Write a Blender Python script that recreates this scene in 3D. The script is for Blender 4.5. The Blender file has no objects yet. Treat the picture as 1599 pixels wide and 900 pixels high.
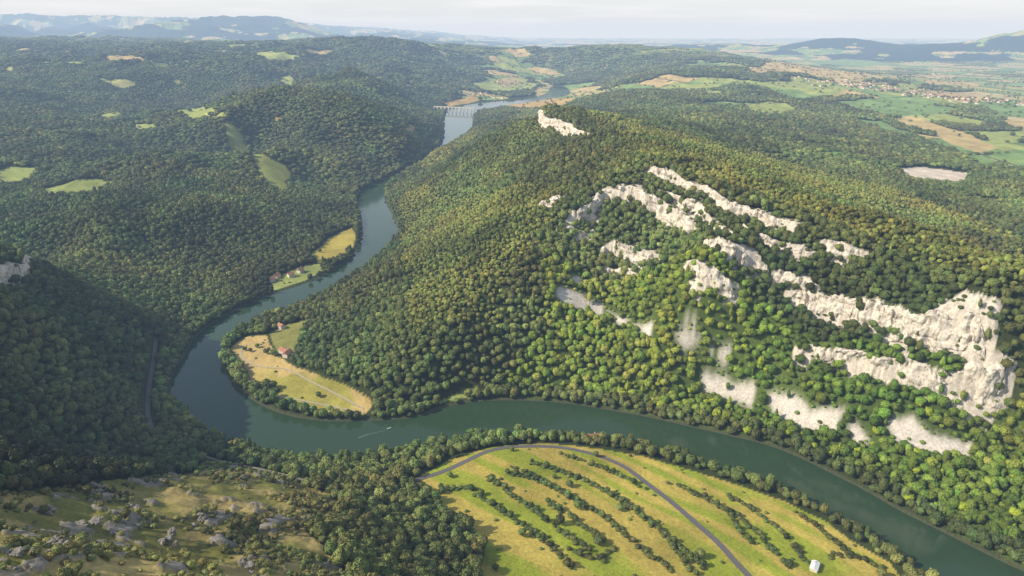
import bpy, bmesh, math, numpy as np
from mathutils import Vector, Matrix
rng=np.random.default_rng(7)
# ---------------------------------------------------------------- image pixels unprojected through a guessed camera -> world metres
H=450.0; F=1066.0; PT=math.radians(20.6); c,s=math.cos(PT),math.sin(PT)
def ray(px,py):
    u=(px-800)/F; v=(450-py)/F
    return (u, c+s*v, -s+c*v)
def wp(px,py,z):
    d=ray(px,py); t=(z-H)/d[2]
    return (d[0]*t,d[1]*t)
RL=[(692,182),(694,205),(690,225),(660,250),(625,268),(590,285),(556,305),(560,325),(567,350),(566,375),(550,402),(520,425),(480,443),(430,458),(390,475),(355,492),(325,510),(303,530),(290,555),(272,580),(265,610),(275,630),(300,655),(340,685),(400,703),(455,714),(520,716),(580,712),(640,706),(700,690),(750,682),(800,678),(850,680),(900,683),(950,688),(1000,698),(1060,712),(1120,732),(1180,752),(1240,775),(1290,800),(1330,825),(1380,855),(1420,880),(1445,900),(1520,950),(1640,1010)]
RR=[(860,135),(860,145),(840,152),(790,157),(730,163),(700,170)]
RQ=[(884,135),(894,148),(860,158),(800,163),(760,170),(740,180),(740,190),(738,205),(715,220),(690,237),(660,256),(625,275),(605,290),(602,310),(612,335),(624,358),(612,380),(585,408),(555,430),(520,452),(490,468),(450,484),(420,495),(390,508),(360,525),(345,545),(345,570),(358,592),(375,612),(410,635),(450,650),(500,658),(560,658),(620,656),(660,650),(700,635),(740,627),(800,625),(850,627),(900,632),(960,642),(1020,653),(1080,667),(1150,683),(1200,695),(1250,715),(1300,740),(1350,765),(1400,795),(1450,820),(1500,845),(1560,875),(1599,893),(1700,945),(1800,990)]
P=[(850,178,240),(930,215,238),(1000,262,235),(1130,300,222),(1300,370,195),(1420,440,170),(1560,510,150),(1700,570,130),
(1200,250,120),(1400,300,90),(1500,400,90),(1599,450,90),(880,300,200),(800,400,140),(720,500,85),(660,600,25),(700,280,100),(600,430,50),(750,350,130),(650,450,60),(560,500,25),(480,520,10),(400,560,6),(450,600,6),(540,630,6),
(850,450,110),(850,560,40),(1000,500,80),(1000,600,25),(950,400,130),(1100,450,140),(1100,560,58),(1200,500,105),(1200,600,42),(1350,560,92),(1350,650,42),(1500,620,76),(1500,720,28),(1599,650,66),(1200,660,12),
(60,405,150),(200,465,50),(250,490,20),(-100,420,200),(100,600,90),(200,600,30),(50,500,140),(0,600,150),(0,700,150),(100,690,80),(200,700,40),(300,700,20),
(0,900,230),(0,800,190),(180,770,130),(350,740,60),(500,760,35),(300,850,140),(400,900,150),(500,850,90),(600,900,80),(600,800,30),(700,850,30),(700,780,12),(750,900,35),
(800,720,12),(1000,800,12),(1000,900,18),(1200,850,8),(1300,850,6),(1350,880,5),(850,850,20),
(250,300,70),(250,400,30),(450,420,8),(100,400,40),(350,350,50),(450,143,225),(400,152,205),(360,182,150),(450,230,105),(550,178,165),(510,153,212),(600,188,130),(640,192,85),(530,240,65),(490,280,15),(430,260,20),(400,230,40),(30,275,70),(120,295,60),(300,180,60),(100,220,90),(0,200,110),(0,320,80),(0,380,60),(220,250,95),(330,290,75),(150,350,95),(60,350,85),(300,230,45),
(80,90,270),(330,105,230),(300,160,70),(200,130,170),(620,70,330),(560,110,240),(500,130,150),(680,120,120),(720,87,220),(940,78,270),(1000,74,290),(1100,78,260),(890,112,70),(1010,120,140),(1150,110,160),(800,90,50),(760,140,8),(650,165,30),(840,120,30),
(1250,105,80),(1400,140,60),(1560,160,55),(1450,200,50),(1450,270,70),(1200,170,90),(1000,150,125),(1050,180,130),(1250,200,80),(1550,300,80)]
W=[(100,2500,140),(100,3200,60),(-100,2800,80),(-150,3300,20),(0,200,120),(200,250,60),(-200,100,300),(0,0,250),(300,300,30),(500,300,10)]
A=np.array([(*wp(a,b,z),z) for a,b,z in P]+W+[(*wp(a,b,0),1.5) for a,b in RL[::2]+RR[::2]+RQ[1::2]],float)
CJ=np.minimum(40+.05*np.maximum(A[:,1]-2600,0),150)
def phi(dx,dy): return np.sqrt(dx*dx+dy*dy+(CJ*CJ)[None,:])
n=len(A); K=phi(A[:,None,0]-A[None,:,0],A[:,None,1]-A[None,:,1])
Q=np.c_[np.ones(n),A[:,0]/1e3,A[:,1]/1e3]
M=np.block([[K,Q],[Q.T,np.zeros((3,3))]])
wt=np.linalg.solve(M,np.r_[A[:,2],0,0,0])
def base(x,y):
    o=np.zeros(len(x))
    for i in range(0,len(x),20000):
        a=x[i:i+20000];b=y[i:i+20000]
        o[i:i+20000]=phi(a[:,None]-A[None,:,0],b[:,None]-A[None,:,1])@wt[:n]+wt[n]+wt[n+1]*a/1e3+wt[n+2]*b/1e3
    return np.clip(o,2.0,360)
# ---------------------------------------------------------------- noise
TB=[rng.random((256,256)) for _ in range(6)]
def vn(x,y,k):
    xi=np.floor(x).astype(np.int64);yi=np.floor(y).astype(np.int64);fx=x-xi;fy=y-yi
    fx=fx*fx*fx*(fx*(fx*6-15)+10);fy=fy*fy*fy*(fy*(fy*6-15)+10);T=TB[k%6]
    a=T[xi&255,yi&255];b=T[(xi+1)&255,yi&255];d=T[xi&255,(yi+1)&255];e=T[(xi+1)&255,(yi+1)&255]
    return ((a*(1-fx)+b*fx)*(1-fy)+(d*(1-fx)+e*fx)*fy)*2-1
def fbm(x,y,sc,o=4,k=0):
    r=0;a=.55
    for i in range(o):
        r=r+a*vn(x/sc*2**i+17.3*k+i*5.1,y/sc*2**i-9.7*k+i*3.3,k+i);a*=.5
    return r
def ss(a,b,x):
    t=np.clip((x-a)/(b-a),0,1);return t*t*(3-2*t)
def inpoly(x,y,poly):
    r=np.zeros(len(x),bool);p=np.array(poly)
    m=(x>=p[:,0].min())&(x<=p[:,0].max())&(y>=p[:,1].min())&(y<=p[:,1].max())
    xi=x[m];yi=y[m];q=np.zeros(len(xi),bool)
    for i in range(len(p)):
        x0,y0=p[i];x1,y1=p[i-1]
        if y0==y1: continue
        cr=((y0>yi)!=(y1>yi))&(xi<(x1-x0)*(yi-y0)/(y1-y0)+x0);q^=cr
    r[m]=q;return r
def pdist(x,y,pl,R,vals=None,closed=False):
    """distance to polyline within radius R, plus signed side and interpolated value/overshoot"""
    d=np.full(len(x),1e9);sg=np.zeros(len(x));va=np.zeros(len(x));ov=np.zeros(len(x))
    p=np.array([q[:2] for q in pl],float);N=len(p)
    for i in range(N if closed else N-1):
        a=p[i];b=p[(i+1)%N];lo=np.minimum(a,b)-R;hi=np.maximum(a,b)+R
        m=np.where((x>lo[0])&(x<hi[0])&(y>lo[1])&(y<hi[1]))[0]
        if not len(m):continue
        e=b-a;L2=e@e+1e-9;xx=x[m]-a[0];yy=y[m]-a[1];t0=(xx*e[0]+yy*e[1])/L2;t=np.clip(t0,0,1)
        dx=xx-t*e[0];dy=yy-t*e[1];dd=np.hypot(dx,dy);k=dd<d[m];mm=m[k]
        d[mm]=dd[k];sg[mm]=np.sign(xx*e[1]-yy*e[0])[k]
        if vals is not None: va[mm]=(vals[i]+(vals[(i+1)%N]-vals[i])*t)[k]
        o=np.zeros(len(m));L=math.sqrt(L2)
        if i==0:o=np.maximum(o,-t0*L)
        if i==N-2:o=np.maximum(o,(t0-1)*L)
        ov[mm]=o[k]
    return d,sg,va,ov
RIV=[wp(a,b,0) for a,b in RR+RL]+[wp(a,b,0) for a,b in RQ[::-1]]
def smooth_closed(p,it=2):
    for _ in range(it):
        q=[]
        for i in range(len(p)):
            a=p[i];b=p[(i+1)%len(p)];q+=[(a[0]*.75+b[0]*.25,a[1]*.75+b[1]*.25),(a[0]*.25+b[0]*.75,a[1]*.25+b[1]*.75)]
        p=q
    return p
RIV=smooth_closed(RIV,1)
def river_sd(x,y):
    d,_,_,_=pdist(x,y,RIV,160,closed=True)
    d=np.minimum(d,400);return np.where(inpoly(x,y,RIV),-d,d)
def height0(x,y):
    z=base(x,y)
    z=z+(60-z)*ss(8800,12500,y)
    g=1-np.abs(fbm(x,y,230,3,2))*2.2
    lf=ss(-250,-700,x)*ss(900,1300,y)
    z=z+(fbm(x,y,300,4,1)*(16+14*lf)+ (g-.5)*(10+8*lf))*np.clip((z-12)/80,0,1)
    g2=1-np.abs(fbm(x,y,900,4,5))*2.4
    z=z+((g2-.4)*48*ss(3000,5200,y)+fbm(x,y,1500,3,3)*60*ss(4200,7000,y))*np.clip((z-15)/110,0,1)*(1-.75*ss(300,1200,x)*ss(9000,7500,y))
    rd=(1-np.abs(fbm(x,y,5200,5,4))*1.9)
    left=ss(-1500,-13000,x)
    z=z+ss(9500,17000,y)*(np.clip(rd,0,2)*(340+540*left)*ss(1500,-4500,x)+40*fbm(x,y,2500,4,5))
    for gx,gy,gh,sx,sy in ((8300,12000,330,1700,900),(6100,13500,230,1500,900),(9800,13000,260,1500,1000),(4200,15000,120,1800,800),(-9500,14500,260,2600,900),(-6000,17500,200,2500,900)):
        z=z+gh*np.exp(-((x-gx)/sx)**2-((y-gy)/sy)**2)*(1+.25*fbm(x,y,900,3,1))
    z=np.maximum(z,2.5)
    sd=river_sd(x,y)
    bank=2.2+.03*sd
    zo=bank+(z-bank)*ss(4,60,sd)
    zo=np.where(sd<8,np.minimum(zo,sd*.4),zo)
    return np.where(sd<0,np.maximum(sd*.4,-6),np.maximum(zo,np.minimum(sd*.4,1.4))),sd
ts=250*np.power(16000/250,np.linspace(0,1,620))
def hit(pts):
    D=np.array([ray(a[0],a[1]) for a in pts]);X=(D[:,0:1]*ts).ravel();Y=(D[:,1:2]*ts).ravel()
    h=height0(X,Y)[0].reshape(len(pts),-1);out=[]
    for i,a in enumerate(pts):
        z=H+ts*D[i,2];q=z<h[i]
        if q.any() and np.argmax(q)>0:
            k=np.argmax(q);f0=z[k-1]-h[i,k-1];f1=z[k]-h[i,k];t=ts[k-1]+(ts[k]-ts[k-1])*f0/(f0-f1)
        else:t=ts[-1] if not q.any() else ts[0]
        out.append((t*D[i,0],t*D[i,1])+tuple(a[2:]))
    return out
G1=(.36,.33,.045);TAN=(.50,.38,.16);ORG=(.46,.31,.11);GRN=(.20,.30,.09);PAL=(.33,.37,.10);QR=(.62,.52,.41)
FIELDS=[(G1,[(655,745),(700,720),(760,700),(850,692),(930,700),(1000,712),(1080,735),(1160,760),(1230,785),(1290,815),(1330,845),(1390,880),(1420,920),(1300,1000),(900,1000),(745,900),(760,850),(690,790)]),
((.36,.32,.10),[(360,545),(385,526),(415,523),(430,556),(464,574),(508,590),(553,605),(585,630),(568,648),(500,645),(432,624),(440,607),(395,600),(382,575)]),
(PAL,[(680,628),(720,610),(745,603),(750,610),(700,630)]),
((.42,.34,.07),[(486,398),(520,368),(550,356),(558,368),(550,390),(522,408),(500,412)]),
(PAL,[(415,450),(445,428),(480,415),(500,412),(505,424),(465,444),(430,456)]),
(PAL,[(-10,268),(25,260),(60,262),(40,285),(-10,290)]),
(PAL,[(70,295),(110,285),(150,280),(175,285),(150,300),(100,308),(75,308)]),
((.26,.28,.07),[(350,193),(378,203),(414,243),(444,260),(454,270),(444,299),(421,293),(400,257),(356,217)]),
(PAL,[(240,180),(300,170),(340,178),(300,188)]),
(PAL,[(440,120),(460,120),(455,140),(445,138)]),
(TAN,[(140,92),(220,90),(225,96),(170,97)]),
(PAL,[(370,85),(430,82),(470,88),(420,96)]),
(ORG,[(690,160),(740,150),(750,158),(700,166)]),
(PAL,[(730,130),(790,122),(845,130),(830,142),(760,145)]),
(ORG,[(780,165),(850,156),(905,154),(880,168),(810,172)]),
(TAN,[(1165,110),(1240,98),(1300,110),(1380,122),(1330,128),(1260,118),(1190,118)]),
(PAL,[(1170,130),(1260,125),(1330,140),(1300,150),(1230,150)]),
(GRN,[(1290,160),(1400,155),(1500,170),(1480,180),(1380,182)]),
(TAN,[(1385,185),(1430,180),(1500,205),(1560,230),(1530,240),(1440,205)]),
(PAL,[(1420,180),(1480,178),(1540,190),(1530,200),(1460,192)]),
(PAL,[(1160,165),(1200,158),(1250,172),(1220,182),(1175,180)]),
(QR,[(1408,262),(1440,260),(1515,270),(1505,287),(1450,282),(1410,276)]),
(GRN,[(1540,170),(1610,165),(1610,185),(1560,182)]),
(GRN,[(1540,235),(1610,235),(1610,250),(1560,248)]),
(TAN,[(1440,125),(1520,128),(1530,135),(1450,132)]),
(GRN,[(1180,132),(1240,140),(1290,152),(1240,158)]),(PAL,[(1500,205),(1570,205),(1610,220),(1560,225)]),
(PAL,[(1100,140),(1130,142),(1125,150),(1100,148)]),(TAN,[(1520,308),(1560,312),(1550,318)]),
(PAL,[(1500,395),(1540,405),(1550,418),(1520,410)]),(ORG,[(430,185),(445,182),(440,190)]),
(TAN,[(770,124),(800,121),(815,132),(785,136)]),
((.27,.26,.07),[(420,520),(450,508),(480,500),(470,530),(455,560),(430,548)]),
(GRN,[(1330,185),(1380,190),(1440,215),(1400,212)]),(TAN,[(1560,188),(1610,190),(1610,204),(1575,200)]),(GRN,[(1500,240),(1540,245),(1580,262),(1530,258)]),(PAL,[(1400,130),(1440,133),(1430,142),(1395,140)]),(TAN,[(1480,150),(1540,150),(1550,158),(1490,160)]),(GRN,[(1240,95),(1320,92),(1400,100),(1330,106)]),
(ORG,[(620,205),(640,195),(655,200),(640,210)]),(PAL,[(330,182),(350,176),(352,184),(335,190)]),(TAN,[(60,80),(100,77),(110,82),(70,84)]),(PAL,[(280,95),(320,93),(330,98),(290,100)]),(PAL,[(205,195),(240,193),(250,203),(215,206)]),
(PAL,[(350,72),(400,70),(405,76),(360,78)]),(TAN,[(470,80),(520,77),(525,83),(480,85)]),(PAL,[(150,180),(190,176),(195,184),(160,188)]),(PAL,[(1090,120),(1150,124),(1140,130),(1085,127)])]
SCREE=[[(862,446),(900,455),(942,475),(938,494),(905,484),(868,468)],[(940,482),(988,498),(975,508)],[(985,506),(1018,506),(1017,532)],[(1050,515),(1082,513),(1097,525),(1065,543)],[(1100,533),(1117,536),(1112,560)],[(1093,582),(1132,588),(1147,602),(1180,596),(1178,638),(1140,624),(1103,608)],[(1203,610),(1243,616),(1268,638),(1322,638),(1308,671),(1255,668),(1208,648)],[(1388,648),(1428,643),(1453,673),(1518,683),(1508,718),(1440,703),(1398,683)],[(1126,538),(1147,538),(1137,568),(1123,563)],[(1062,493),(1092,488),(1087,505)],[(1325,668),(1345,660),(1360,685),(1335,690)],[(890,432),(905,430),(908,446),(895,444)]]
HEDGE=[[(760,745),(800,775),(850,810),(900,845),(950,880)],[(790,740),(850,755),(920,790),(975,830),(1020,870),(1050,895)],[(830,725),(900,745),(960,775),(1010,810),(1060,850),(1100,890)],[(880,712),(950,735),(1010,765)],[(1060,760),(1120,790),(1170,820),(1200,850),(1240,890)],[(1120,770),(1180,800),(1230,840),(1260,880)],[(745,775),(800,810),(860,850),(900,890)],[(870,850),(930,880),(960,855)],[(690,765),(740,765)],[(800,730),(870,765),(930,800)],[(850,785),(900,815),(940,845)],[(1140,800),(1155,835),(1180,850)],[(1240,800),(1290,835),(1330,870)],[(1290,870),(1340,870),(1380,890)],[(960,770),(1000,800),(1040,840),(1090,900)]]
ROADS=[(6,(.14,.13,.13),[(640,752),(690,738),(730,720),(770,702),(830,697),(880,699),(930,710),(975,728),(1010,755),(1050,785),(1090,820),(1125,850),(1150,880),(1175,905),(1210,960)]),
(4,(.22,.19,.13),[(310,710),(380,728),(440,742),(490,755)]),(5,(.13,.12,.11),[(245,530),(240,570),(232,610),(230,645),(240,680)]),
(2.6,(.42,.37,.27),[(380,540),(375,560),(410,575),(450,575),(490,600),(570,640)]),(2.6,(.42,.37,.27),[(430,618),(500,632),(570,645)])]
CLIFF=[[(1003,272,14),(1030,280,22),(1060,292,22),(1100,312,18),(1140,330,22),(1190,345,25),(1240,365,20)],[(1285,385,14),(1320,397,18),(1352,405,10)],[(815,188,14),(850,194,34),(890,206,34),(930,216,10)],
[(895,345,24),(925,332,26),(945,305,15),(990,305,25),(1030,325,32),(1060,345,30),(1085,360,15)],[(935,395,10),(960,390,24),(1000,400,22),(1030,400,10)],[(1100,385,20),(1140,395,28),(1180,410,26),(1210,430,12)],[(1068,415,12),(1100,430,16),(1150,455,10)],
[(1230,455,12),(1280,470,14),(1330,488,20),(1380,498,25),(1430,511,28),(1480,520,32),(1545,526,26)],[(1240,552,6),(1300,557,10),(1340,566,12),(1400,577,13),(1450,587,15),(1520,600,18),(1578,608,15)],[(-40,440,25),(0,430,25),(40,422,15),(65,415,8)],
[(835,325,6),(860,318,14),(880,312,8)],[(940,418,5),(975,420,10),(1000,425,5)],[(1150,352,10),(1185,374,18),(1230,392,16),(1275,402,8)],
[(1020,300,8),(1055,316,14),(1095,338,16),(1130,362,12),(1160,380,8)],[(1205,425,8),(1235,440,12),(1270,455,8)],[(880,355,8),(905,365,16),(925,358,8)]]
ZONES={'lime':[(850,400),(1000,430),(1250,520),(1610,650),(1610,900),(1250,700),(1000,650),(760,615),(850,520)],
'olive':[(600,290),(830,170),(1000,250),(1250,340),(1610,500),(1610,380),(1250,260),(1000,200),(870,160),(700,250),(600,290),(610,340),(620,380),(640,520),(760,520),(850,360),(900,300),(620,300)],
'scrub':[(-120,770),(0,770),(180,752),(330,720),(500,765),(560,800),(480,830),(560,905),(500,1100),(-200,1100)]}
allp=[]
def reg(l):
    i=len(allp);allp.extend(l);return (i,i+len(l))
rF=[reg(p) for _,p in FIELDS];rS=[reg(p) for p in SCREE];rH=[reg(p) for p in HEDGE];rR=[reg(p) for _,_,p in ROADS];rC=[reg(p) for p in CLIFF];rZ={k:reg(v) for k,v in ZONES.items()}
HOUSES=[(425,440),(433,434),(440,513),(428,509),(445,552),(265,530),(600,762),(450,556),(218,200),(925,688),(335,185),(470,425),(720,137),(860,158),(700,163),(455,432)]
VILL=[(1290,130,22,260),(1390,140,44,380),(1560,160,26,300),(1450,150,22,260),(760,150,8,160),(800,132,8,200)]
rHo=reg(HOUSES);rV=reg([v[:2] for v in VILL]);rSh=reg([(1272,888),(1262,884)])
ROCKS=[(200,790),(250,850),(150,775),(380,885),(120,820),(60,800),(10,880),(300,815),(90,860)]
rRk=reg(ROCKS)
hp=hit(allp);g=lambda r:hp[r[0]:r[1]]
fields=[g(r) for r in rF];screes=[g(r) for r in rS];hedges=[g(r) for r in rH];roads=[g(r) for r in rR];cliffs=[g(r) for r in rC];zones={k:g(r) for k,r in rZ.items()};vill=g(rV)
def chaikin(pl,it=2):
    for _ in range(it):
        q=[pl[0]]
        for a,b in zip(pl[:-1],pl[1:]):
            q+=[tuple(.75*u+.25*v for u,v in zip(a,b)),tuple(.25*u+.75*v for u,v in zip(a,b))]
        pl=q+[pl[-1]]
    return pl
roads=[chaikin(r) for r in roads];hedges=[chaikin(r,1) for r in hedges]
# ---------------------------------------------------------------- terrain grid
wd=lambda y:350+.85*np.maximum(y,0)
ys=[-300.]
while ys[-1]<42000: ys.append(ys[-1]+(9 if ys[-1]<240 else .0036*(ys[-1]+260)))
ys=np.array(ys);NR=len(ys);NC=1000;U=np.linspace(-1,1,NC)
Yg,Ug=np.meshgrid(ys,U,indexing='ij');Xg=(Ug*wd(Yg)).ravel();Yg=Yg.ravel()
Zg,SD=height0(Xg,Yg)
near=Yg<2600;ni=np.where(near)[0];xn=Xg[ni];yn=Yg[ni]
wx=fbm(xn,yn,40,3,1)*9
CLD=np.full(len(ni),1e9)
for cl in cliffs:
    h=np.array([q[2] for q in cl],float)
    d,sg,va,ov=pdist(xn+wx*.6,yn+wx*.6,cl,110,vals=h)
    k=d<110
    f=np.exp(-d[k]/(va[k]*1.1+10))*np.exp(-ov[k]/10)
    Zg[ni[k]]+=-sg[k]*va[k]*.5*f
    CLD=np.minimum(CLD,(d+ov*1.5)*24/np.maximum(va,6))
wob=fbm(Xg,Yg,30,3,2)*np.clip(Yg/150,3,40);wob2=fbm(Xg,Yg,33,3,4)*np.clip(Yg/150,3,40)
FM=np.full(len(Xg),-1,np.int16)
for i,f in enumerate(fields):
    k=.6 if i else .3
    FM[inpoly(Xg+wob*k,Yg+wob2*k,[q[:2] for q in f])]=i
FM[(SD<9)]=-1
SC=np.zeros(len(Xg),bool);sw1=fbm(Xg,Yg,26,2,2)*6;sw2=fbm(Xg,Yg,26,2,4)*4
for f in screes: SC|=inpoly(Xg+sw1,Yg+sw2,[q[:2] for q in f])
def dilate(m,rx,ry):
    m=m.reshape(NR,NC).copy()
    for _ in range(rx): a=m.copy();a[:,1:]|=m[:,:-1];a[:,:-1]|=m[:,1:];m=a
    for _ in range(ry): a=m.copy();a[1:]|=m[:-1];a[:-1]|=m[1:];m=a
    return m.ravel()
def blur(m,it=2):
    m=m.reshape(NR,NC).astype(float)
    for _ in range(it):
        m[1:-1]=(m[:-2]+2*m[1:-1]+m[2:])/4;m[:,1:-1]=(m[:,:-2]+2*m[:,1:-1]+m[:,2:])/4
    return m.ravel()
SCd=dilate(SC,1,1);SCb=blur(SC,1)
FMd=dilate((FM>=0)&(Yg<2400),1,1)&(Yg<2400)
ZN={k:inpoly(Xg+wob*2,Yg+wob2*2,[q[:2] for q in f]) for k,f in zones.items()}
RD=np.full(len(Xg),1e9)
for r in roads:
    RD=np.minimum(RD,pdist(Xg,Yg,r,30)[0])
CL=np.full(len(Xg),1e9);CL[ni]=CLD
patch=fbm(Xg,Yg,900,4,0);patch2=fbm(Xg,Yg,350,2,3)
OPEN=(Yg>4300)&(FM<0)&(SD>20)&(Zg<170)&(patch>.10)&(Xg>200)
OPEN|=(Yg>7000)&(FM<0)&(Zg<140)&(patch>-.02)
OPEN|=(Yg>6000)&(FM<0)&(patch>.22)
OPEN|=(Yg>2050)&(Xg>1500+(Yg-2100)*.14)&(FM<0)&(Zg<150)&(patch>-.20)
OPEN|=(Yg>1900)&(FM<0)&(patch2>.50)&(SD>60)&((Xg>0)|(Yg>4000))
VD=np.full(len(Xg),1e9)
for p,v in zip(vill,VILL):
    VD=np.minimum(VD,np.hypot(Xg-p[0],Yg-p[1])/v[3])
OPEN|=(VD<1.0+patch2*.5)&(FM<0)&(SD>30)
OPEN|=(np.hypot((Xg-430)/300,(Yg-5500)/700)<1+patch2*.4)&(FM<0)&(SD>0)&(Zg<60)
wa=fbm(Xg,Yg,600,2,2)*130;wb=fbm(Xg,Yg,600,2,4)*130
pu=(Xg*.87+Yg*.49+wa)/210;pv=(-Xg*.49+Yg*.87+wb)/320
PID=TB[0][np.floor(pu).astype(int)&255,np.floor(pv).astype(int)&255]
fu=pu-np.floor(pu);fv=pv-np.floor(pv);PE=((fu<.06)|(fv<.05))
pal=np.array([TAN,PAL,GRN,(.17,.25,.08),(.42,.40,.13),(.24,.34,.10),TAN,(.52,.42,.20)])
nz=fbm(Xg,Yg,60,4,5)[:,None];nz2=fbm(Xg,Yg,14,3,1)[:,None]
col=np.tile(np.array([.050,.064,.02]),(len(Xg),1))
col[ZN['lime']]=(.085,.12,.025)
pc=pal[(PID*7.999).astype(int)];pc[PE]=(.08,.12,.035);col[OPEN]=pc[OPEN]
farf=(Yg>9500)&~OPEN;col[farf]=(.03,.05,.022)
for i,(cc,_) in enumerate(FIELDS): col[FM==i]=cc
f0=FM==0
pp=(Xg*.70+Yg*.71)[f0];band=vn(pp/13.+fbm(Xg[f0],Yg[f0],90,2,1)*1.2,(Xg[f0]*.71-Yg[f0]*.70)/160.,3)+.6*fbm(Xg[f0],Yg[f0],45,3,3);t=ss(-.35,.3,band)[:,None];col[f0]=np.array([.50,.39,.085])*t+np.array([.30,.34,.035])*(1-t)
f1=FM==1;t=ss(-.3,.1,fbm(Xg,Yg,45,3,3)[f1])[:,None];col[f1]=np.array([.54,.39,.15])*t+np.array([.36,.32,.07])*(1-t)
scr=ZN['scrub']&(FM<0)
t=ss(-.3,.25,fbm(Xg,Yg,28,4,4))[:,None];cs=np.array([.42,.32,.12])*t+np.array([.20,.19,.045])*(1-t);col[scr]=cs[scr]
col=col*(1+.35*nz+.18*nz2)
rockn=fbm(Xg,Yg,22,4,3)
ROCK=((CL<30)&(rockn+.9-CL/22>.36))
rc=np.array([.60,.53,.43])*(1+.5*fbm(Xg,Yg,6,3,2)[:,None])
col[ROCK]=rc[ROCK]
rk2=scr&(fbm(Xg,Yg,18,4,0)>.37);col[rk2]=(rc*.45)[rk2]
scc=np.array([.66,.59,.50])*(1+.15*nz2);col=col*(1-SCb[:,None])+scc*SCb[:,None]
bk=(SD<4)&(SD>-3);col[bk]=(.08,.085,.045)
col=np.clip(col,.005,.8)
Zg=Zg+np.where(scr,fbm(Xg,Yg,16,4,2)*3.5+np.where(rk2,2.5,0),0)+np.where(ROCK,fbm(Xg,Yg,8,3,5)*3,0)
def gsample(arr,x,y,nearest=True):
    r=np.interp(y,ys,np.arange(NR));cc=np.clip((x/wd(y)+1)/2*(NC-1),0,NC-1.001)
    if nearest: return arr[np.rint(r).astype(int)*NC+np.rint(cc).astype(int)]
    r0=np.minimum(np.floor(r).astype(int),NR-2);c0=np.floor(cc).astype(int);fr=r-r0;fc=cc-c0;b=r0*NC+c0
    return (arr[b]*(1-fc)+arr[b+1]*fc)*(1-fr)+(arr[b+NC]*(1-fc)+arr[b+NC+1]*fc)*fr
def zt(x,y): return gsample(Zg,np.atleast_1d(np.asarray(x,float)),np.atleast_1d(np.asarray(y,float)),False)
def link(o): bpy.context.scene.collection.objects.link(o);return o
def npmesh(name,V,Fq,mats=(),smooth=True):
    me=bpy.data.meshes.new(name);V=np.asarray(V,float);Fq=np.asarray(Fq)
    me.vertices.add(len(V));me.vertices.foreach_set('co',V.ravel());k=Fq.shape[1]
    me.loops.add(Fq.size);me.loops.foreach_set('vertex_index',Fq.ravel().astype(np.int32))
    me.polygons.add(len(Fq));me.polygons.foreach_set('loop_start',np.arange(0,Fq.size,k,dtype=np.int32))
    me.update(calc_edges=True)
    if smooth: me.polygons.foreach_set('use_smooth',np.ones(len(Fq),bool))
    for m in mats: me.materials.append(m)
    return me
# ---------------------------------------------------------------- materials
def mat(name):
    m=bpy.data.materials.new(name);m.use_nodes=True;nt=m.node_tree;b=nt.nodes['Principled BSDF'];return m,nt,b
def N(nt,t,**kw):
    n=nt.nodes.new(t)
    for k,v in kw.items():
        if k in n.inputs: n.inputs[k].default_value=v
        else: setattr(n,k,v)
    return n
def simple(name,colr,rough=.8,var=.25,scale=.5):
    m,nt,b=mat(name);b.inputs['Roughness'].default_value=rough;b.inputs['Specular IOR Level'].default_value=.2
    tc=N(nt,'ShaderNodeNewGeometry');no=N(nt,'ShaderNodeTexNoise',Scale=scale,Detail=5.0);nt.links.new(tc.outputs['Position'],no.inputs['Vector'])
    mr=N(nt,'ShaderNodeMapRange');mr.inputs[3].default_value=1-var;mr.inputs[4].default_value=1+var;nt.links.new(no.outputs['Fac'],mr.inputs[0])
    mx=N(nt,'ShaderNodeMix',data_type='RGBA',blend_type='MULTIPLY');mx.inputs[0].default_value=1;mx.inputs[6].default_value=(*colr,1);nt.links.new(mr.outputs[0],mx.inputs[7]);nt.links.new(mx.outputs[2],b.inputs['Base Color']);return m
m_ter,nt,b=mat('ground_cover');b.inputs['Roughness'].default_value=.95;b.inputs['Specular IOR Level'].default_value=.1
at=N(nt,'ShaderNodeAttribute',attribute_name='col');geo=N(nt,'ShaderNodeNewGeometry')
n1=N(nt,'ShaderNodeTexNoise',Scale=.35,Detail=6.0,Roughness=.7);nt.links.new(geo.outputs['Position'],n1.inputs['Vector'])
mr=N(nt,'ShaderNodeMapRange');mr.inputs[1].default_value=.25;mr.inputs[2].default_value=.75;mr.inputs[3].default_value=.62;mr.inputs[4].default_value=1.38;nt.links.new(n1.outputs['Fac'],mr.inputs[0])
mx=N(nt,'ShaderNodeMix',data_type='RGBA',blend_type='MULTIPLY');mx.inputs[0].default_value=1;nt.links.new(at.outputs['Color'],mx.inputs[6]);nt.links.new(mr.outputs[0],mx.inputs[7]);nt.links.new(mx.outputs[2],b.inputs['Base Color'])
n2=N(nt,'ShaderNodeTexNoise',Scale=.12,Detail=8.0,Roughness=.75);nt.links.new(geo.outputs['Position'],n2.inputs['Vector'])
bp=N(nt,'ShaderNodeBump',Strength=.7,Distance=2.5);nt.links.new(n2.outputs['Fac'],bp.inputs['Height']);nt.links.new(bp.outputs[0],b.inputs['Normal'])
m_fol,nt,b=mat('foliage');b.inputs['Roughness'].default_value=.65;b.inputs['Specular IOR Level'].default_value=.25
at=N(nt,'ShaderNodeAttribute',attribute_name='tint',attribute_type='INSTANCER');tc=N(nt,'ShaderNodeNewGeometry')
no=N(nt,'ShaderNodeTexNoise',Scale=.9,Detail=3.0);nt.links.new(tc.outputs['Position'],no.inputs['Vector'])
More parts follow.
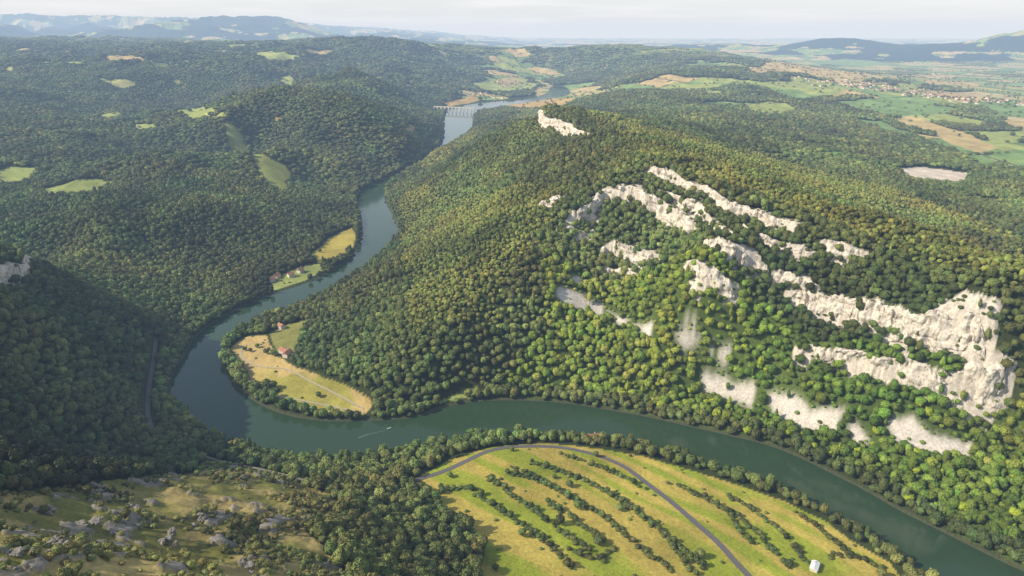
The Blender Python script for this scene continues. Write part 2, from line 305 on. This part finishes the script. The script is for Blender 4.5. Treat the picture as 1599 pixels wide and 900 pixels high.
mr=N(nt,'ShaderNodeMapRange');mr.inputs[1].default_value=.3;mr.inputs[2].default_value=.7;mr.inputs[3].default_value=.65;mr.inputs[4].default_value=1.4;nt.links.new(no.outputs['Fac'],mr.inputs[0])
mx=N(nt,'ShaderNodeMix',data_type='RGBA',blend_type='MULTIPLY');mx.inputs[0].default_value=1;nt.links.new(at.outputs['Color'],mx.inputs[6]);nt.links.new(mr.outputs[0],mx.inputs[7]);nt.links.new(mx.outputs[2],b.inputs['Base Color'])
m_bark=simple('bark',(.09,.07,.05))
def limestone(nm,k):
    m,nt,b=mat(nm);b.inputs['Roughness'].default_value=.9;b.inputs['Specular IOR Level'].default_value=.15
    geo=N(nt,'ShaderNodeNewGeometry');mp=N(nt,'ShaderNodeMapping');mp.inputs['Scale'].default_value=(.2,.2,.11);nt.links.new(geo.outputs['Position'],mp.inputs['Vector'])
    no=N(nt,'ShaderNodeTexNoise',Scale=1.0,Detail=8.0,Roughness=.78);nt.links.new(mp.outputs[0],no.inputs['Vector'])
    cr=N(nt,'ShaderNodeValToRGB');e=cr.color_ramp.elements;e[0].position=.37;e[0].color=(.12*k,.11*k,.08*k,1);e[1].position=.45;e[1].color=(.55*k,.48*k,.39*k,1)
    x=e.new(.54);x.color=(.80*k,.72*k,.60*k,1);x=e.new(.67);x.color=(.62*k,.48*k,.33*k,1);nt.links.new(no.outputs['Fac'],cr.inputs[0]);nt.links.new(cr.outputs[0],b.inputs['Base Color'])
    bp=N(nt,'ShaderNodeBump',Strength=.9,Distance=1.8);nt.links.new(no.outputs['Fac'],bp.inputs['Height']);nt.links.new(bp.outputs[0],b.inputs['Normal']);return m
m_lime=limestone('limestone',1.0);m_rock=limestone('weathered_rock',.45)
m_wat,nt,b=mat('river_water');b.inputs['Base Color'].default_value=(.034,.066,.030,1);b.inputs['Roughness'].default_value=.08;b.inputs['IOR'].default_value=1.33
geo=N(nt,'ShaderNodeNewGeometry');no=N(nt,'ShaderNodeTexNoise',Scale=.25,Detail=4.0);nt.links.new(geo.outputs['Position'],no.inputs['Vector'])
bp=N(nt,'ShaderNodeBump',Strength=.12,Distance=.25);nt.links.new(no.outputs['Fac'],bp.inputs['Height']);nt.links.new(bp.outputs[0],b.inputs['Normal'])
# ---------------------------------------------------------------- terrain object, water
q=np.arange(NR*NC).reshape(NR,NC);q=np.stack([q[:-1,:-1],q[:-1,1:],q[1:,1:],q[1:,:-1]],-1).reshape(-1,4)
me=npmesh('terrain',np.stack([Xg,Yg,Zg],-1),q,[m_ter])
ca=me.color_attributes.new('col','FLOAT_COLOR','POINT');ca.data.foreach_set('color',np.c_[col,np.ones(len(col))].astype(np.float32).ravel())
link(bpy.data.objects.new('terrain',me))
me=npmesh('river',[(-1500,150,0),(1500,150,0),(3500,9000,0),(-3000,9000,0)],[(0,1,2,3)],[m_wat],False);link(bpy.data.objects.new('river',me))
# ---------------------------------------------------------------- boat and its wake
b0=np.array(wp(606,670,0));b1=np.array(wp(560,684,0));dv=(b0-b1);Lw=np.hypot(*dv);dv/=Lw;nv=np.array([-dv[1],dv[0]])
V=[];k=24
for i in range(k+1):
    f=i/k;w_=.3+ (1-f)*1.3;pz=b1+dv*Lw*f+nv*math.sin(f*5)*.8
    V+=[(*(pz+nv*w_),.006),(*(pz-nv*w_),.006)]
me=npmesh('boat_wake',V,[(2*i,2*i+1,2*i+3,2*i+2) for i in range(k)],[simple('foam',(.08,.13,.09),.3,.5,1.2)]);link(bpy.data.objects.new('boat_wake',me))
bm=bmesh.new();sec=[(-2.6,.85,.0),(-1.5,1.0,.0),(.5,.95,.0),(2.0,.6,.1),(3.0,.05,.35)]
rows=[[bm.verts.new((x_,-w_*.6,-.15)),bm.verts.new((x_,-w_,.6+l_)),bm.verts.new((x_,-w_*.8,.62+l_)),bm.verts.new((x_,-w_*.7,.25+l_)),bm.verts.new((x_,w_*.7,.25+l_)),bm.verts.new((x_,w_*.8,.62+l_)),bm.verts.new((x_,w_,.6+l_)),bm.verts.new((x_,w_*.6,-.15))] for x_,w_,l_ in sec]
for a,b_ in zip(rows[:-1],rows[1:]):
    for j in range(8): bm.faces.new((a[j],a[(j+1)%8],b_[(j+1)%8],b_[j]))
bm.faces.new(rows[0]);bm.faces.new(rows[-1][::-1])
me=bpy.data.meshes.new('motor_boat');bm.to_mesh(me);bm.free();me.materials.append(simple('boat_paint',(.55,.55,.52),.4,.05));o=link(bpy.data.objects.new('motor_boat',me));o.location=(b0[0]+dv[0]*2,b0[1]+dv[1]*2,.1);o.rotation_euler=(0,0,math.atan2(dv[1],dv[0]))
# ---------------------------------------------------------------- roads
for (wr,cr_,_),pl in zip(ROADS,roads):
    p=np.array([a[:2] for a in pl]);L=np.r_[0,np.cumsum(np.hypot(*np.diff(p,axis=0).T))];t=np.arange(0,L[-1],3.);x=np.interp(t,L,p[:,0]);y=np.interp(t,L,p[:,1])
    dx=np.gradient(x);dy=np.gradient(y);l=np.hypot(dx,dy);nx=-dy/l;ny=dx/l
    V=[];k=5
    for j in range(k):
        o=(j/(k-1)-.5)*wr;V.append(np.stack([x+nx*o,y+ny*o,np.maximum(zt(x+nx*o,y+ny*o),zt(x,y))+.3],-1))
    V=np.stack(V,1).reshape(-1,3);n_=len(x);q=np.arange(n_*k).reshape(n_,k);q=np.stack([q[:-1,:-1],q[:-1,1:],q[1:,1:],q[1:,:-1]],-1).reshape(-1,4)
    nm='road' if wr>=5 else 'dirt_path'
    link(bpy.data.objects.new(nm,npmesh(nm,V,q,[simple(nm+'_surface',cr_,.85,.2,.3)])))
# ---------------------------------------------------------------- cliffs
for ic,cl in enumerate(cliffs):
    p=np.array(cl,float);L=np.r_[0,np.cumsum(np.hypot(*np.diff(p[:,:2],axis=0).T))];t=np.arange(-4,L[-1]+4,1.0)
    x=np.interp(t,L,p[:,0]);y=np.interp(t,L,p[:,1]);h=np.interp(t,L,p[:,2])
    kk=9;ker=np.ones(kk)/kk;xp=np.pad(x,kk//2,'edge');yp=np.pad(y,kk//2,'edge');x=np.convolve(xp,ker,'valid');y=np.convolve(yp,ker,'valid')
    dx=np.gradient(x);dy=np.gradient(y);l=np.hypot(dx,dy)+1e-9;nx=dy/l;ny=-dx/l
    wv=fbm(x,y,28,4,1)*8;x=x+nx*wv;y=y+ny*wv
    end=np.minimum(np.clip((t-t[0])/14,0,1),np.clip((t[-1]-t)/14,0,1))
    zT=zt(x-nx*5,y-ny*5)+.5+fbm(x,y,12,4,3)*5;zB=zt(x+nx*6,y+ny*6)-2
    zT=zB+1+(zT-zB-1)*end*np.clip(1.0+fbm(t,t*0+ic*31,30,3,2)*.6,.25,1.1)
    R=int(max(14,h.max()*1.3));rows=[np.stack([x-nx*8,y-ny*8,np.minimum(zt(x-nx*8,y-ny*8)-.8,zT+3)],-1)]
    for j in range(R+1):
        f=j/R;z=zT*(1-f)+zB*f
        tw=t+vn(z/9.,t/15.,5)*3.5
        crk=np.abs(vn(tw/9.,z/30.,1));crk2=np.abs(vn(tw/3.1+5,z/11.,2))
        led=vn(z/4.5+t*.03,t/40.,3);step=np.floor(f*3.2+vn(t/22.,t*0+ic,2)*.8)
        off=-1+step*h*.07+f*h*.04+crk*4.2+crk2*1.7+led*1.5+vn(t/18,z/12,4)*2.6+rng.normal(size=len(t))*.15
        rows.append(np.stack([x+nx*off,y+ny*off,z],-1))
    V=np.stack(rows,1);k=V.shape[1];n_=len(x);q=np.arange(n_*k).reshape(n_,k);q=np.stack([q[:-1,:-1],q[1:,:-1],q[1:,1:],q[:-1,1:]],-1).reshape(-1,4)
    link(bpy.data.objects.new('limestone_cliff',npmesh('limestone_cliff',V.reshape(-1,3),q,[m_lime],False)))
# ---------------------------------------------------------------- plant prototypes
def lump(V,rad,seed,amp=.28):
    r=np.random.default_rng(seed);C=r.normal(size=(14,3));C/=np.linalg.norm(C,axis=1)[:,None];C[:,2]=np.abs(C[:,2])*.9-.1
    D=V/np.linalg.norm(V,axis=1)[:,None];d=(D@C.T).max(1)
    return V*(1-amp+amp*1.6*np.clip((d-.62)/.38,0,1)**.7)[:,None]
def proto(name,rad,ht,trunk,nleaf,seed,sub=3,squash=.8,conic=False):
    r=np.random.default_rng(seed);bm=bmesh.new()
    if trunk>0:
        bmesh.ops.create_cone(bm,segments=7,radius1=rad*.09,radius2=rad*.03,depth=ht*.75,cap_ends=False);bmesh.ops.translate(bm,verts=bm.verts,vec=(0,0,ht*.375))
        for i in range(4):
            a=i*1.6+r.random();res=bmesh.ops.create_cone(bm,segments=5,radius1=rad*.04,radius2=rad*.015,depth=rad*.9,cap_ends=False)
            bmesh.ops.transform(bm,matrix=Matrix.Translation((math.cos(a)*rad*.3,math.sin(a)*rad*.3,trunk+rad*.25))@Matrix.Rotation(a,4,'Z')@Matrix.Rotation(.9,4,'Y'),verts=res['verts'])
    nb=len(bm.faces)
    res=bmesh.ops.create_icosphere(bm,subdivisions=sub,radius=1);vs=res['verts'];V=np.array([v.co[:] for v in vs])
    V=lump(V,rad,seed);V+=V*r.normal(size=(len(V),1))*.05
    cz=trunk+(ht-trunk)*.5
    if conic:
        t=(V[:,2]+1)/2;V[:,0]*=rad*(1.25-t);V[:,1]*=rad*(1.25-t);V[:,2]=cz+V[:,2]*(ht-trunk)*.5
    else:
        V[:,:2]*=rad;V[:,2]=cz+V[:,2]*(ht-trunk)*.5*1.05
    for v,cc in zip(vs,V): v.co=cc
    surf=V.copy();ctr=np.array([0,0,cz])
    for i in range(nleaf):
        pnt=surf[r.integers(len(surf))];d=pnt-ctr;d/=np.linalg.norm(d)+1e-9
        pnt=pnt+d*r.uniform(-.02,.14)*rad;nn=d+r.normal(size=3)*.5;nn/=np.linalg.norm(nn)
        a=np.cross(nn,r.normal(size=3));a/=np.linalg.norm(a);b2=np.cross(nn,a);sz=rad*r.uniform(.10,.2)
        q=[bm.verts.new(pnt+a*sz*ca+b2*sz*cb) for ca,cb in ((-1,-.6),(.2,-1),(1,.3),(-.3,1))];bm.faces.new(q)
    for i,f in enumerate(bm.faces): f.material_index=0 if i>=nb else 1
    me=bpy.data.meshes.new(name);bm.to_mesh(me);bm.free();me.materials.append(m_fol);me.materials.append(m_bark);return me
colT=bpy.data.collections.new('woodland_plants')
def addp(me): 
    o=bpy.data.objects.new(me.name,me);colT.objects.link(o)
for i in range(5): addp(proto('p%02d_broadleaf_tree'%i,4.3+.3*(i%2),9.5+1.2*(i%3),2.2,260,10+i))
addp(proto('p05_tall_tree',3.4,14,2.5,240,31))
addp(proto('p06_conifer_tree',2.9,14,1.5,220,41,conic=True))
for i in range(2): addp(proto('p%02d_bush'%(7+i),1.9,2.6,0,150,51+i,sub=2))
def clump(name,seed):
    r=np.random.default_rng(seed);bm=bmesh.new()
    for i in range(30):
        a=r.random()*6.28;d=22*math.sqrt(r.random());R=r.uniform(4,7.5)
        res=bmesh.ops.create_icosphere(bm,subdivisions=2,radius=1);V=np.array([v.co[:] for v in res['verts']]);V=lump(V,1,seed*99+i)
        V=V*(R,R,R*1.1)+(math.cos(a)*d,math.sin(a)*d,3+r.uniform(-3,4))
        for v,cc in zip(res['verts'],V): v.co=cc
    me=bpy.data.meshes.new(name);bm.to_mesh(me);bm.free();me.materials.append(m_fol);return me
for i in range(2): addp(clump('p%02d_grove'%(9+i),i+3))
# ---------------------------------------------------------------- scatter
def grid(y0,y1,sp,jit=.5,xm=lambda y:130+.82*y):
    X=[];Y=[];y=y0
    while y<y1:
        m=xm(y);x=np.arange(-m,m,sp);X.append(x+rng.uniform(-jit,jit,len(x))*sp);Y.append(y+rng.uniform(-jit,jit,len(x))*sp);y+=sp
    return np.concatenate(X),np.concatenate(Y)
PX=[];PY=[];PI=[];PS=[];PC=[]
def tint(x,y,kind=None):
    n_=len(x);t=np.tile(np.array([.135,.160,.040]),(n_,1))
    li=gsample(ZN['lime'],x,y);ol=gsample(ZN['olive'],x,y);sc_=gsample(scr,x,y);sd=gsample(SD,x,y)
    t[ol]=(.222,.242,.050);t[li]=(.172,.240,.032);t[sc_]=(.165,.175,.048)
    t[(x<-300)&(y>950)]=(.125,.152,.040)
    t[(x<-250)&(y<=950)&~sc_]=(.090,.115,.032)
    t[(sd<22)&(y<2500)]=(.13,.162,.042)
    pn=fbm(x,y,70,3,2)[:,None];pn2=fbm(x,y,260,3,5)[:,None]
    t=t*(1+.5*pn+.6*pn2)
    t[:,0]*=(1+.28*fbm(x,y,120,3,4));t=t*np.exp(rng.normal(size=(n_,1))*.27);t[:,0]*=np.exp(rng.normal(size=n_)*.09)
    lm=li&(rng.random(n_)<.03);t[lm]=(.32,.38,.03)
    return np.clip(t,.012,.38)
def put(x,y,i,sx,sz=None,tn=None):
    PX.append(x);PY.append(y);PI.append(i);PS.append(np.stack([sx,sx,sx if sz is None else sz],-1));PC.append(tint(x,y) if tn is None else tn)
def dens(x,y):
    d=np.ones(len(x));d[(gsample(FM,x,y)>=0)|gsample(FMd,x,y)]=0;d[gsample(OPEN,x,y)]=0.0;sd=gsample(SD,x,y);d[sd<2.5]=0
    d[(sd<70)&(y>4250)]=0
    d[gsample(SCd,x,y)]=.02
    rk=gsample(ROCK,x,y);d[rk]*=.30;d[gsample(RD,x,y)<6.5]=0
    return d
x,y=grid(260,1900,6.6);d=dens(x,y);sc_=gsample(scr,x,y);k=(rng.random(len(x))<d)&~sc_;x,y=x[k],y[k]
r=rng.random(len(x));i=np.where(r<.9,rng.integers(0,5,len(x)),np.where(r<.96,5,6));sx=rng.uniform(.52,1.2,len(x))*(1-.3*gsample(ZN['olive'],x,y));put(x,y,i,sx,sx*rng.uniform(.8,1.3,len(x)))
x,y=grid(200,760,3.4);sc_=gsample(scr,x,y);dn=fbm(x,y,35,4,1);k=sc_&(rng.random(len(x))<np.clip(.22+dn*1.4,.03,.95))&~(gsample(rk2,x,y)&(rng.random(len(x))<.6));x,y=x[k],y[k]
r=rng.random(len(x));i=np.where(r<.86,rng.integers(7,9,len(x)),rng.integers(0,5,len(x)));sx=np.where(i>=7,rng.uniform(.4,1.25,len(x)),rng.uniform(.3,.62,len(x)));put(x,y,i,sx)
x,y=grid(350,1500,6.5);k=gsample(ROCK,x,y)&(rng.random(len(x))<.4)|gsample(SC,x,y)&(rng.random(len(x))<.05)|(gsample(SCd,x,y)&~gsample(SC,x,y));x,y=x[k],y[k];put(x,y,rng.integers(7,9,len(x)),rng.uniform(.6,1.5,len(x)))
x,y=grid(350,1500,9);f=gsample(FM,x,y);k=(f>=0)&(f<5)&(rng.random(len(x))<np.where(f==0,.05,.04)+.3*(fbm(x,y,40,3,2)>.34))&(gsample(RD,x,y)>4);x,y=x[k],y[k];put(x,y,np.where(rng.random(len(x))<.3,rng.integers(0,5,len(x)),7),rng.uniform(.4,.95,len(x)))
for hd in hedges:
    p=np.array([a[:2] for a in hd]);L=np.r_[0,np.cumsum(np.hypot(*np.diff(p,axis=0).T))];t=np.arange(0,L[-1],1.0);t=t[rng.random(len(t))<np.clip(.85+fbm(t,t*0+L[-1],22,3,1)*1.4,.06,1)]
    jw=1.0+1.3*np.abs(fbm(t,t*0+3,30,2,4));x=np.interp(t,L,p[:,0])+rng.normal(size=len(t))*jw+fbm(t,t*0,40,2,2)*4;y=np.interp(t,L,p[:,1])+rng.normal(size=len(t))*jw+fbm(t,t*0,40,2,3)*3
    r=rng.random(len(t));i=np.where(r<.86,rng.integers(7,9,len(t)),rng.integers(0,5,len(t)));put(x,y,i,np.where(i>=7,rng.uniform(.4,1.25,len(t)),rng.uniform(.3,.65,len(t))),tn=tint(x,y)*.75)
x,y=grid(1900,4600,12.0);d=dens(x,y);k=rng.random(len(x))<d;x,y=x[k],y[k];r=rng.random(len(x));i=np.where(r<.94,rng.integers(0,5,len(x)),5);sx=rng.uniform(1.2,2.0,len(x));put(x,y,i,sx,sx*rng.uniform(.55,.9,len(x)))
x,y=grid(4600,7200,21,.7);d=dens(x,y);k=rng.random(len(x))<d;x,y=x[k],y[k];sx=rng.uniform(2.2,3.4,len(x));put(x,y,rng.integers(0,5,len(x)),sx,sx*rng.uniform(.45,.75,len(x)))
x,y=grid(7200,10500,38,.8);d=dens(x,y);k=rng.random(len(x))<d;x,y=x[k],y[k];put(x,y,rng.integers(9,11,len(x)),rng.uniform(.9,1.3,len(x)))
x,y=grid(2000,9000,24);o=gsample(OPEN,x,y)|(gsample(FM,x,y)>7);k=o&(gsample(SD,x,y)>70)&(rng.random(len(x))<.012+.42*gsample(PE,x,y)*(fbm(x,y,300,2,1)>-.15)+.10*(gsample(VD,x,y)<.9));x,y=x[k],y[k];put(x,y,rng.integers(0,5,len(x)),rng.uniform(1.0,2.0,len(x)),rng.uniform(.7,1.1,len(x)))
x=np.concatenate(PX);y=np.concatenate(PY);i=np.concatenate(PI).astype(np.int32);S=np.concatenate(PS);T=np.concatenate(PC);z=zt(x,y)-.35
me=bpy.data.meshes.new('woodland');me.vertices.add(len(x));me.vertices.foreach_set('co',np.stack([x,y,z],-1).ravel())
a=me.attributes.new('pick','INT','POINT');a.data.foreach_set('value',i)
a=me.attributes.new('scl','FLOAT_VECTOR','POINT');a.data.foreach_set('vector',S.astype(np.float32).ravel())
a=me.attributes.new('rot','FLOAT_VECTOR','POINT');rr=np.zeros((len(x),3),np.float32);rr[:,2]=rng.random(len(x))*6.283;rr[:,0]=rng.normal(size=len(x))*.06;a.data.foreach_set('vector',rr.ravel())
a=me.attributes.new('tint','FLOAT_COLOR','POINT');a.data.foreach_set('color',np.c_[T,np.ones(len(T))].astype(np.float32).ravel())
wo=link(bpy.data.objects.new('woodland',me))
gn=bpy.data.node_groups.new('plant_scatter','GeometryNodeTree');gn.interface.new_socket('Geometry',in_out='INPUT',socket_type='NodeSocketGeometry');gn.interface.new_socket('Geometry',in_out='OUTPUT',socket_type='NodeSocketGeometry')
gi=gn.nodes.new('NodeGroupInput');go=gn.nodes.new('NodeGroupOutput');ip=gn.nodes.new('GeometryNodeInstanceOnPoints');ci=gn.nodes.new('GeometryNodeCollectionInfo')
ci.inputs['Collection'].default_value=colT;ci.inputs['Separate Children'].default_value=True;ci.inputs['Reset Children'].default_value=True
def na(nm,ty):
    q=gn.nodes.new('GeometryNodeInputNamedAttribute');q.data_type=ty;q.inputs['Name'].default_value=nm;return [o for o in q.outputs if o.enabled and o.name=='Attribute'][0]
L=gn.links.new;L(gi.outputs[0],ip.inputs['Points']);L(ci.outputs[0],ip.inputs['Instance']);ip.inputs['Pick Instance'].default_value=True
L(na('pick','INT'),ip.inputs['Instance Index']);L(na('rot','FLOAT_VECTOR'),ip.inputs['Rotation']);L(na('scl','FLOAT_VECTOR'),ip.inputs['Scale']);L(ip.outputs[0],go.inputs[0])
md=wo.modifiers.new('scatter','NODES');md.node_group=gn
# ---------------------------------------------------------------- buildings
m_wall=simple('rendered_wall',(.72,.65,.55));m_roof=simple('clay_tile_roof',(.42,.20,.12));m_win=simple('window_glass',(.05,.06,.07),.2);m_wr=simple('metal_roof',(.78,.78,.76),.5,.06);m_stone=simple('viaduct_stone',(.70,.64,.54),.9,.2,.05)
def house(name,x,y,L_=13,W_=9,h=5.5,rot=0,roofm=None,rz=3.2):
    bm=bmesh.new()
    def box(x0,x1,y0,y1,z0,z1,mi):
        v=[bm.verts.new(p) for p in ((x0,y0,z0),(x1,y0,z0),(x1,y1,z0),(x0,y1,z0),(x0,y0,z1),(x1,y0,z1),(x1,y1,z1),(x0,y1,z1))]
        for f in ((0,3,2,1),(4,5,6,7),(0,1,5,4),(1,2,6,5),(2,3,7,6),(3,0,4,7)): bm.faces.new([v[i] for i in f]).material_index=mi
    a,b2=L_/2,W_/2;box(-a,a,-b2,b2,-3,h,0)
    o=.5;v=[bm.verts.new(p) for p in ((-a-o,-b2-o,h-.2),(a+o,-b2-o,h-.2),(a+o,b2+o,h-.2),(-a-o,b2+o,h-.2),(-a-o,0,h+rz),(a+o,0,h+rz))]
    for f in ((0,1,5,4),(2,3,4,5),(0,4,3),(1,2,5),(0,3,2,1)): bm.faces.new([v[i] for i in f]).material_index=1
    box(a*.4,a*.4+.9,.5,1.3,h+.5,h+rz+1.1,0)
    for sgn in (-1,1):
        for wx_ in (-.6,-.2,.2,.6):
            for wz in ((1,2.3),(3.5,4.7)) if h>5 else ((1,2.3),):
                y0=sgn*(b2+.03);box(wx_*a-.5,wx_*a+.5,min(y0,y0-sgn*.02),max(y0,y0-sgn*.02),wz[0],wz[1],2)
    me=bpy.data.meshes.new(name);bm.to_mesh(me);bm.free()
    for m in (m_wall,roofm or m_roof,m_win): me.materials.append(m)
    ob=link(bpy.data.objects.new(name,me));ob.location=(x,y,float(zt(x,y)[0])+.3);ob.rotation_euler=(0,0,rot)
for p in g(rHo): house('house',p[0],p[1],rng.uniform(11,16),rng.uniform(8,10),5.5,rng.uniform(0,3.1))
for p,v in zip(vill,VILL):
    for j in range(v[2]): house('house',p[0]+rng.normal()*v[3]*.5,p[1]+rng.normal()*v[3]*.5,rng.uniform(16,28),rng.uniform(11,15),7.5,rng.uniform(0,3.1))
sp=g(rSh)[0];house('farm_shed',sp[0],sp[1],11,6,3.2,1.0,m_wr,1.2)
# viaduct
bm=bmesh.new();nA=9;Lv=214.;sw=Lv/nA;dk=29.;wdh=8
def ngon(pts,y):return [bm.verts.new((a,y,b2)) for a,b2 in pts]
for k in range(-1,nA+1):
    x0=k*sw-Lv/2;x1=x0+sw;pw=2.0;ra=(sw-2*pw)/2;zc=dk-2.5-ra
    pts=[(x0,dk),(x0,-6),(x0+pw,-6),(x0+pw,zc)]+[(x0+sw/2-ra*math.cos(t),zc+ra*math.sin(t)) for t in np.linspace(.15,math.pi-.15,12)]+[(x1-pw,zc),(x1-pw,-6),(x1,-6),(x1,dk)]
    fv=ngon(pts,-wdh/2);bv=ngon(pts,wdh/2);bm.faces.new(fv);bm.faces.new(bv[::-1])
    for j in range(len(pts)):
        if j in (0,len(pts)-2):continue
        jn=(j+1)%len(pts);bm.faces.new((fv[j],bv[j],bv[jn],fv[jn]))
for sgn in (-1,1):
    y0=sgn*(wdh/2+.25);X0=-Lv/2-sw;X1=Lv/2+sw
    v=[bm.verts.new(p) for p in ((X0,y0-.25,dk+.02),(X1,y0-.25,dk+.02),(X1,y0+.25,dk+.02),(X0,y0+.25,dk+.02),(X0,y0-.25,dk+1.3),(X1,y0-.25,dk+1.3),(X1,y0+.25,dk+1.3),(X0,y0+.25,dk+1.3))]
    for f in ((0,3,2,1),(4,5,6,7),(0,1,5,4),(1,2,6,5),(2,3,7,6),(3,0,4,7)): bm.faces.new([v[i] for i in f])
bmesh.ops.recalc_face_normals(bm,faces=bm.faces)
me=bpy.data.meshes.new('arched_viaduct');bm.to_mesh(me);bm.free();me.materials.append(m_stone);vo=link(bpy.data.objects.new('arched_viaduct',me));vo.location=(-345,4180,0);vo.rotation_euler=(0,0,-.32)
# rock outcrops on the near hillside
for p in g(rRk):
    bm=bmesh.new()
    for j in range(6):
        res=bmesh.ops.create_icosphere(bm,subdivisions=3,radius=1);V=np.array([v.co[:] for v in res['verts']]);sc3=rng.uniform(1.2,3.4,3)*(1,1,.7);off=rng.normal(size=3)*(4.5,4.5,.4)+(0,0,-1.1)
        V=V/np.abs(V).max(1)[:,None]**.6;q=V*3+j*9.1;V=V*sc3*(1+.35*vn(q[:,0],q[:,1]+q[:,2],1)+.2*vn(q[:,0]*2.5,q[:,2]*2.5+q[:,1],2))[:,None]+off
        for v,cc in zip(res['verts'],V): v.co=cc
    me=bpy.data.meshes.new('rock_outcrop');bm.to_mesh(me);bm.free();me.materials.append(m_rock);o=link(bpy.data.objects.new('rock_outcrop',me));o.location=(p[0],p[1],float(zt(p[0],p[1])[0])+.3)
# ---------------------------------------------------------------- atmosphere haze (homogeneous absorbing volume; added glow stands in for scattered light)
bm=bmesh.new();bmesh.ops.create_cube(bm,size=1);me=bpy.data.meshes.new('atmosphere');bm.to_mesh(me);bm.free();at_=link(bpy.data.objects.new('atmosphere',me));at_.scale=(110000,100000,1100);at_.location=(0,30000,350)
m=bpy.data.materials.new('emissive_haze');m.use_nodes=True;nt=m.node_tree;nt.nodes.remove(nt.nodes['Principled BSDF'])
sig=np.array([3.4,4.5,6.1])*1e-5;Lh=np.array([.74,.80,.88])
va=nt.nodes.new('ShaderNodeVolumeAbsorption');va.inputs['Density'].default_value=sig[2];va.inputs['Color'].default_value=(*(1-sig/sig[2]),1)
em=nt.nodes.new('ShaderNodeEmission');em.inputs['Strength'].default_value=sig[2];em.inputs['Color'].default_value=(*(sig*Lh/sig[2]),1)
ad=nt.nodes.new('ShaderNodeAddShader');nt.links.new(va.outputs[0],ad.inputs[0]);nt.links.new(em.outputs[0],ad.inputs[1]);nt.links.new(ad.outputs[0],nt.nodes['Material Output'].inputs['Volume']);me.materials.append(m)
# ---------------------------------------------------------------- light, sky, camera
EL=math.radians(36);AZ=math.radians(-103)
S_=Vector((math.cos(EL)*math.sin(AZ),math.cos(EL)*math.cos(AZ),math.sin(EL)))
l=bpy.data.lights.new('sun','SUN');l.energy=5;l.angle=math.radians(.5);l.color=(1,.93,.79);lo=link(bpy.data.objects.new('sun',l));lo.rotation_euler=(-S_).to_track_quat('-Z','Y').to_euler()
w=bpy.data.worlds.new('World');bpy.context.scene.world=w;w.use_nodes=True;nt=w.node_tree;bg=nt.nodes['Background'];sk=nt.nodes.new('ShaderNodeTexSky');sk.sky_type='NISHITA';sk.sun_disc=False;sk.sun_elevation=EL;sk.sun_rotation=AZ;sk.altitude=400
tc=nt.nodes.new('ShaderNodeTexCoord');mp=nt.nodes.new('ShaderNodeMapping');mp.inputs['Scale'].default_value=(5,5,60);nt.links.new(tc.outputs['Generated'],mp.inputs['Vector'])
no=nt.nodes.new('ShaderNodeTexNoise');no.inputs['Scale'].default_value=1.3;no.inputs['Detail'].default_value=6;nt.links.new(mp.outputs[0],no.inputs['Vector'])
mr=nt.nodes.new('ShaderNodeMapRange');mr.inputs[1].default_value=.42;mr.inputs[2].default_value=.68;mr.inputs[3].default_value=.5;mr.inputs[4].default_value=.95;nt.links.new(no.outputs['Fac'],mr.inputs[0])
sx_=nt.nodes.new('ShaderNodeSeparateXYZ');nt.links.new(tc.outputs['Generated'],sx_.inputs[0])
m2=nt.nodes.new('ShaderNodeMapRange');m2.inputs[1].default_value=.03;m2.inputs[2].default_value=.4;m2.inputs[3].default_value=1;m2.inputs[4].default_value=.2;nt.links.new(sx_.outputs[2],m2.inputs[0])
mu=nt.nodes.new('ShaderNodeMath');mu.operation='MULTIPLY';nt.links.new(mr.outputs[0],mu.inputs[0]);nt.links.new(m2.outputs[0],mu.inputs[1])
mx=nt.nodes.new('ShaderNodeMix');mx.data_type='RGBA';nt.links.new(mu.outputs[0],mx.inputs[0]);nt.links.new(sk.outputs[0],mx.inputs[6]);mx.inputs[7].default_value=(7.0,7.0,7.0,1)
nt.links.new(mx.outputs[2],bg.inputs[0]);bg.inputs[1].default_value=.145
cam=bpy.data.cameras.new('camera');cam.lens=36*F/1599;cam.clip_start=1;cam.clip_end=120000
co=link(bpy.data.objects.new('camera',cam));co.location=(0,0,H);co.rotation_euler=(math.pi/2-PT,0,0);bpy.context.scene.camera=co
v=bpy.context.scene.view_settings;v.view_transform='Standard';v.look='None';v.exposure=0
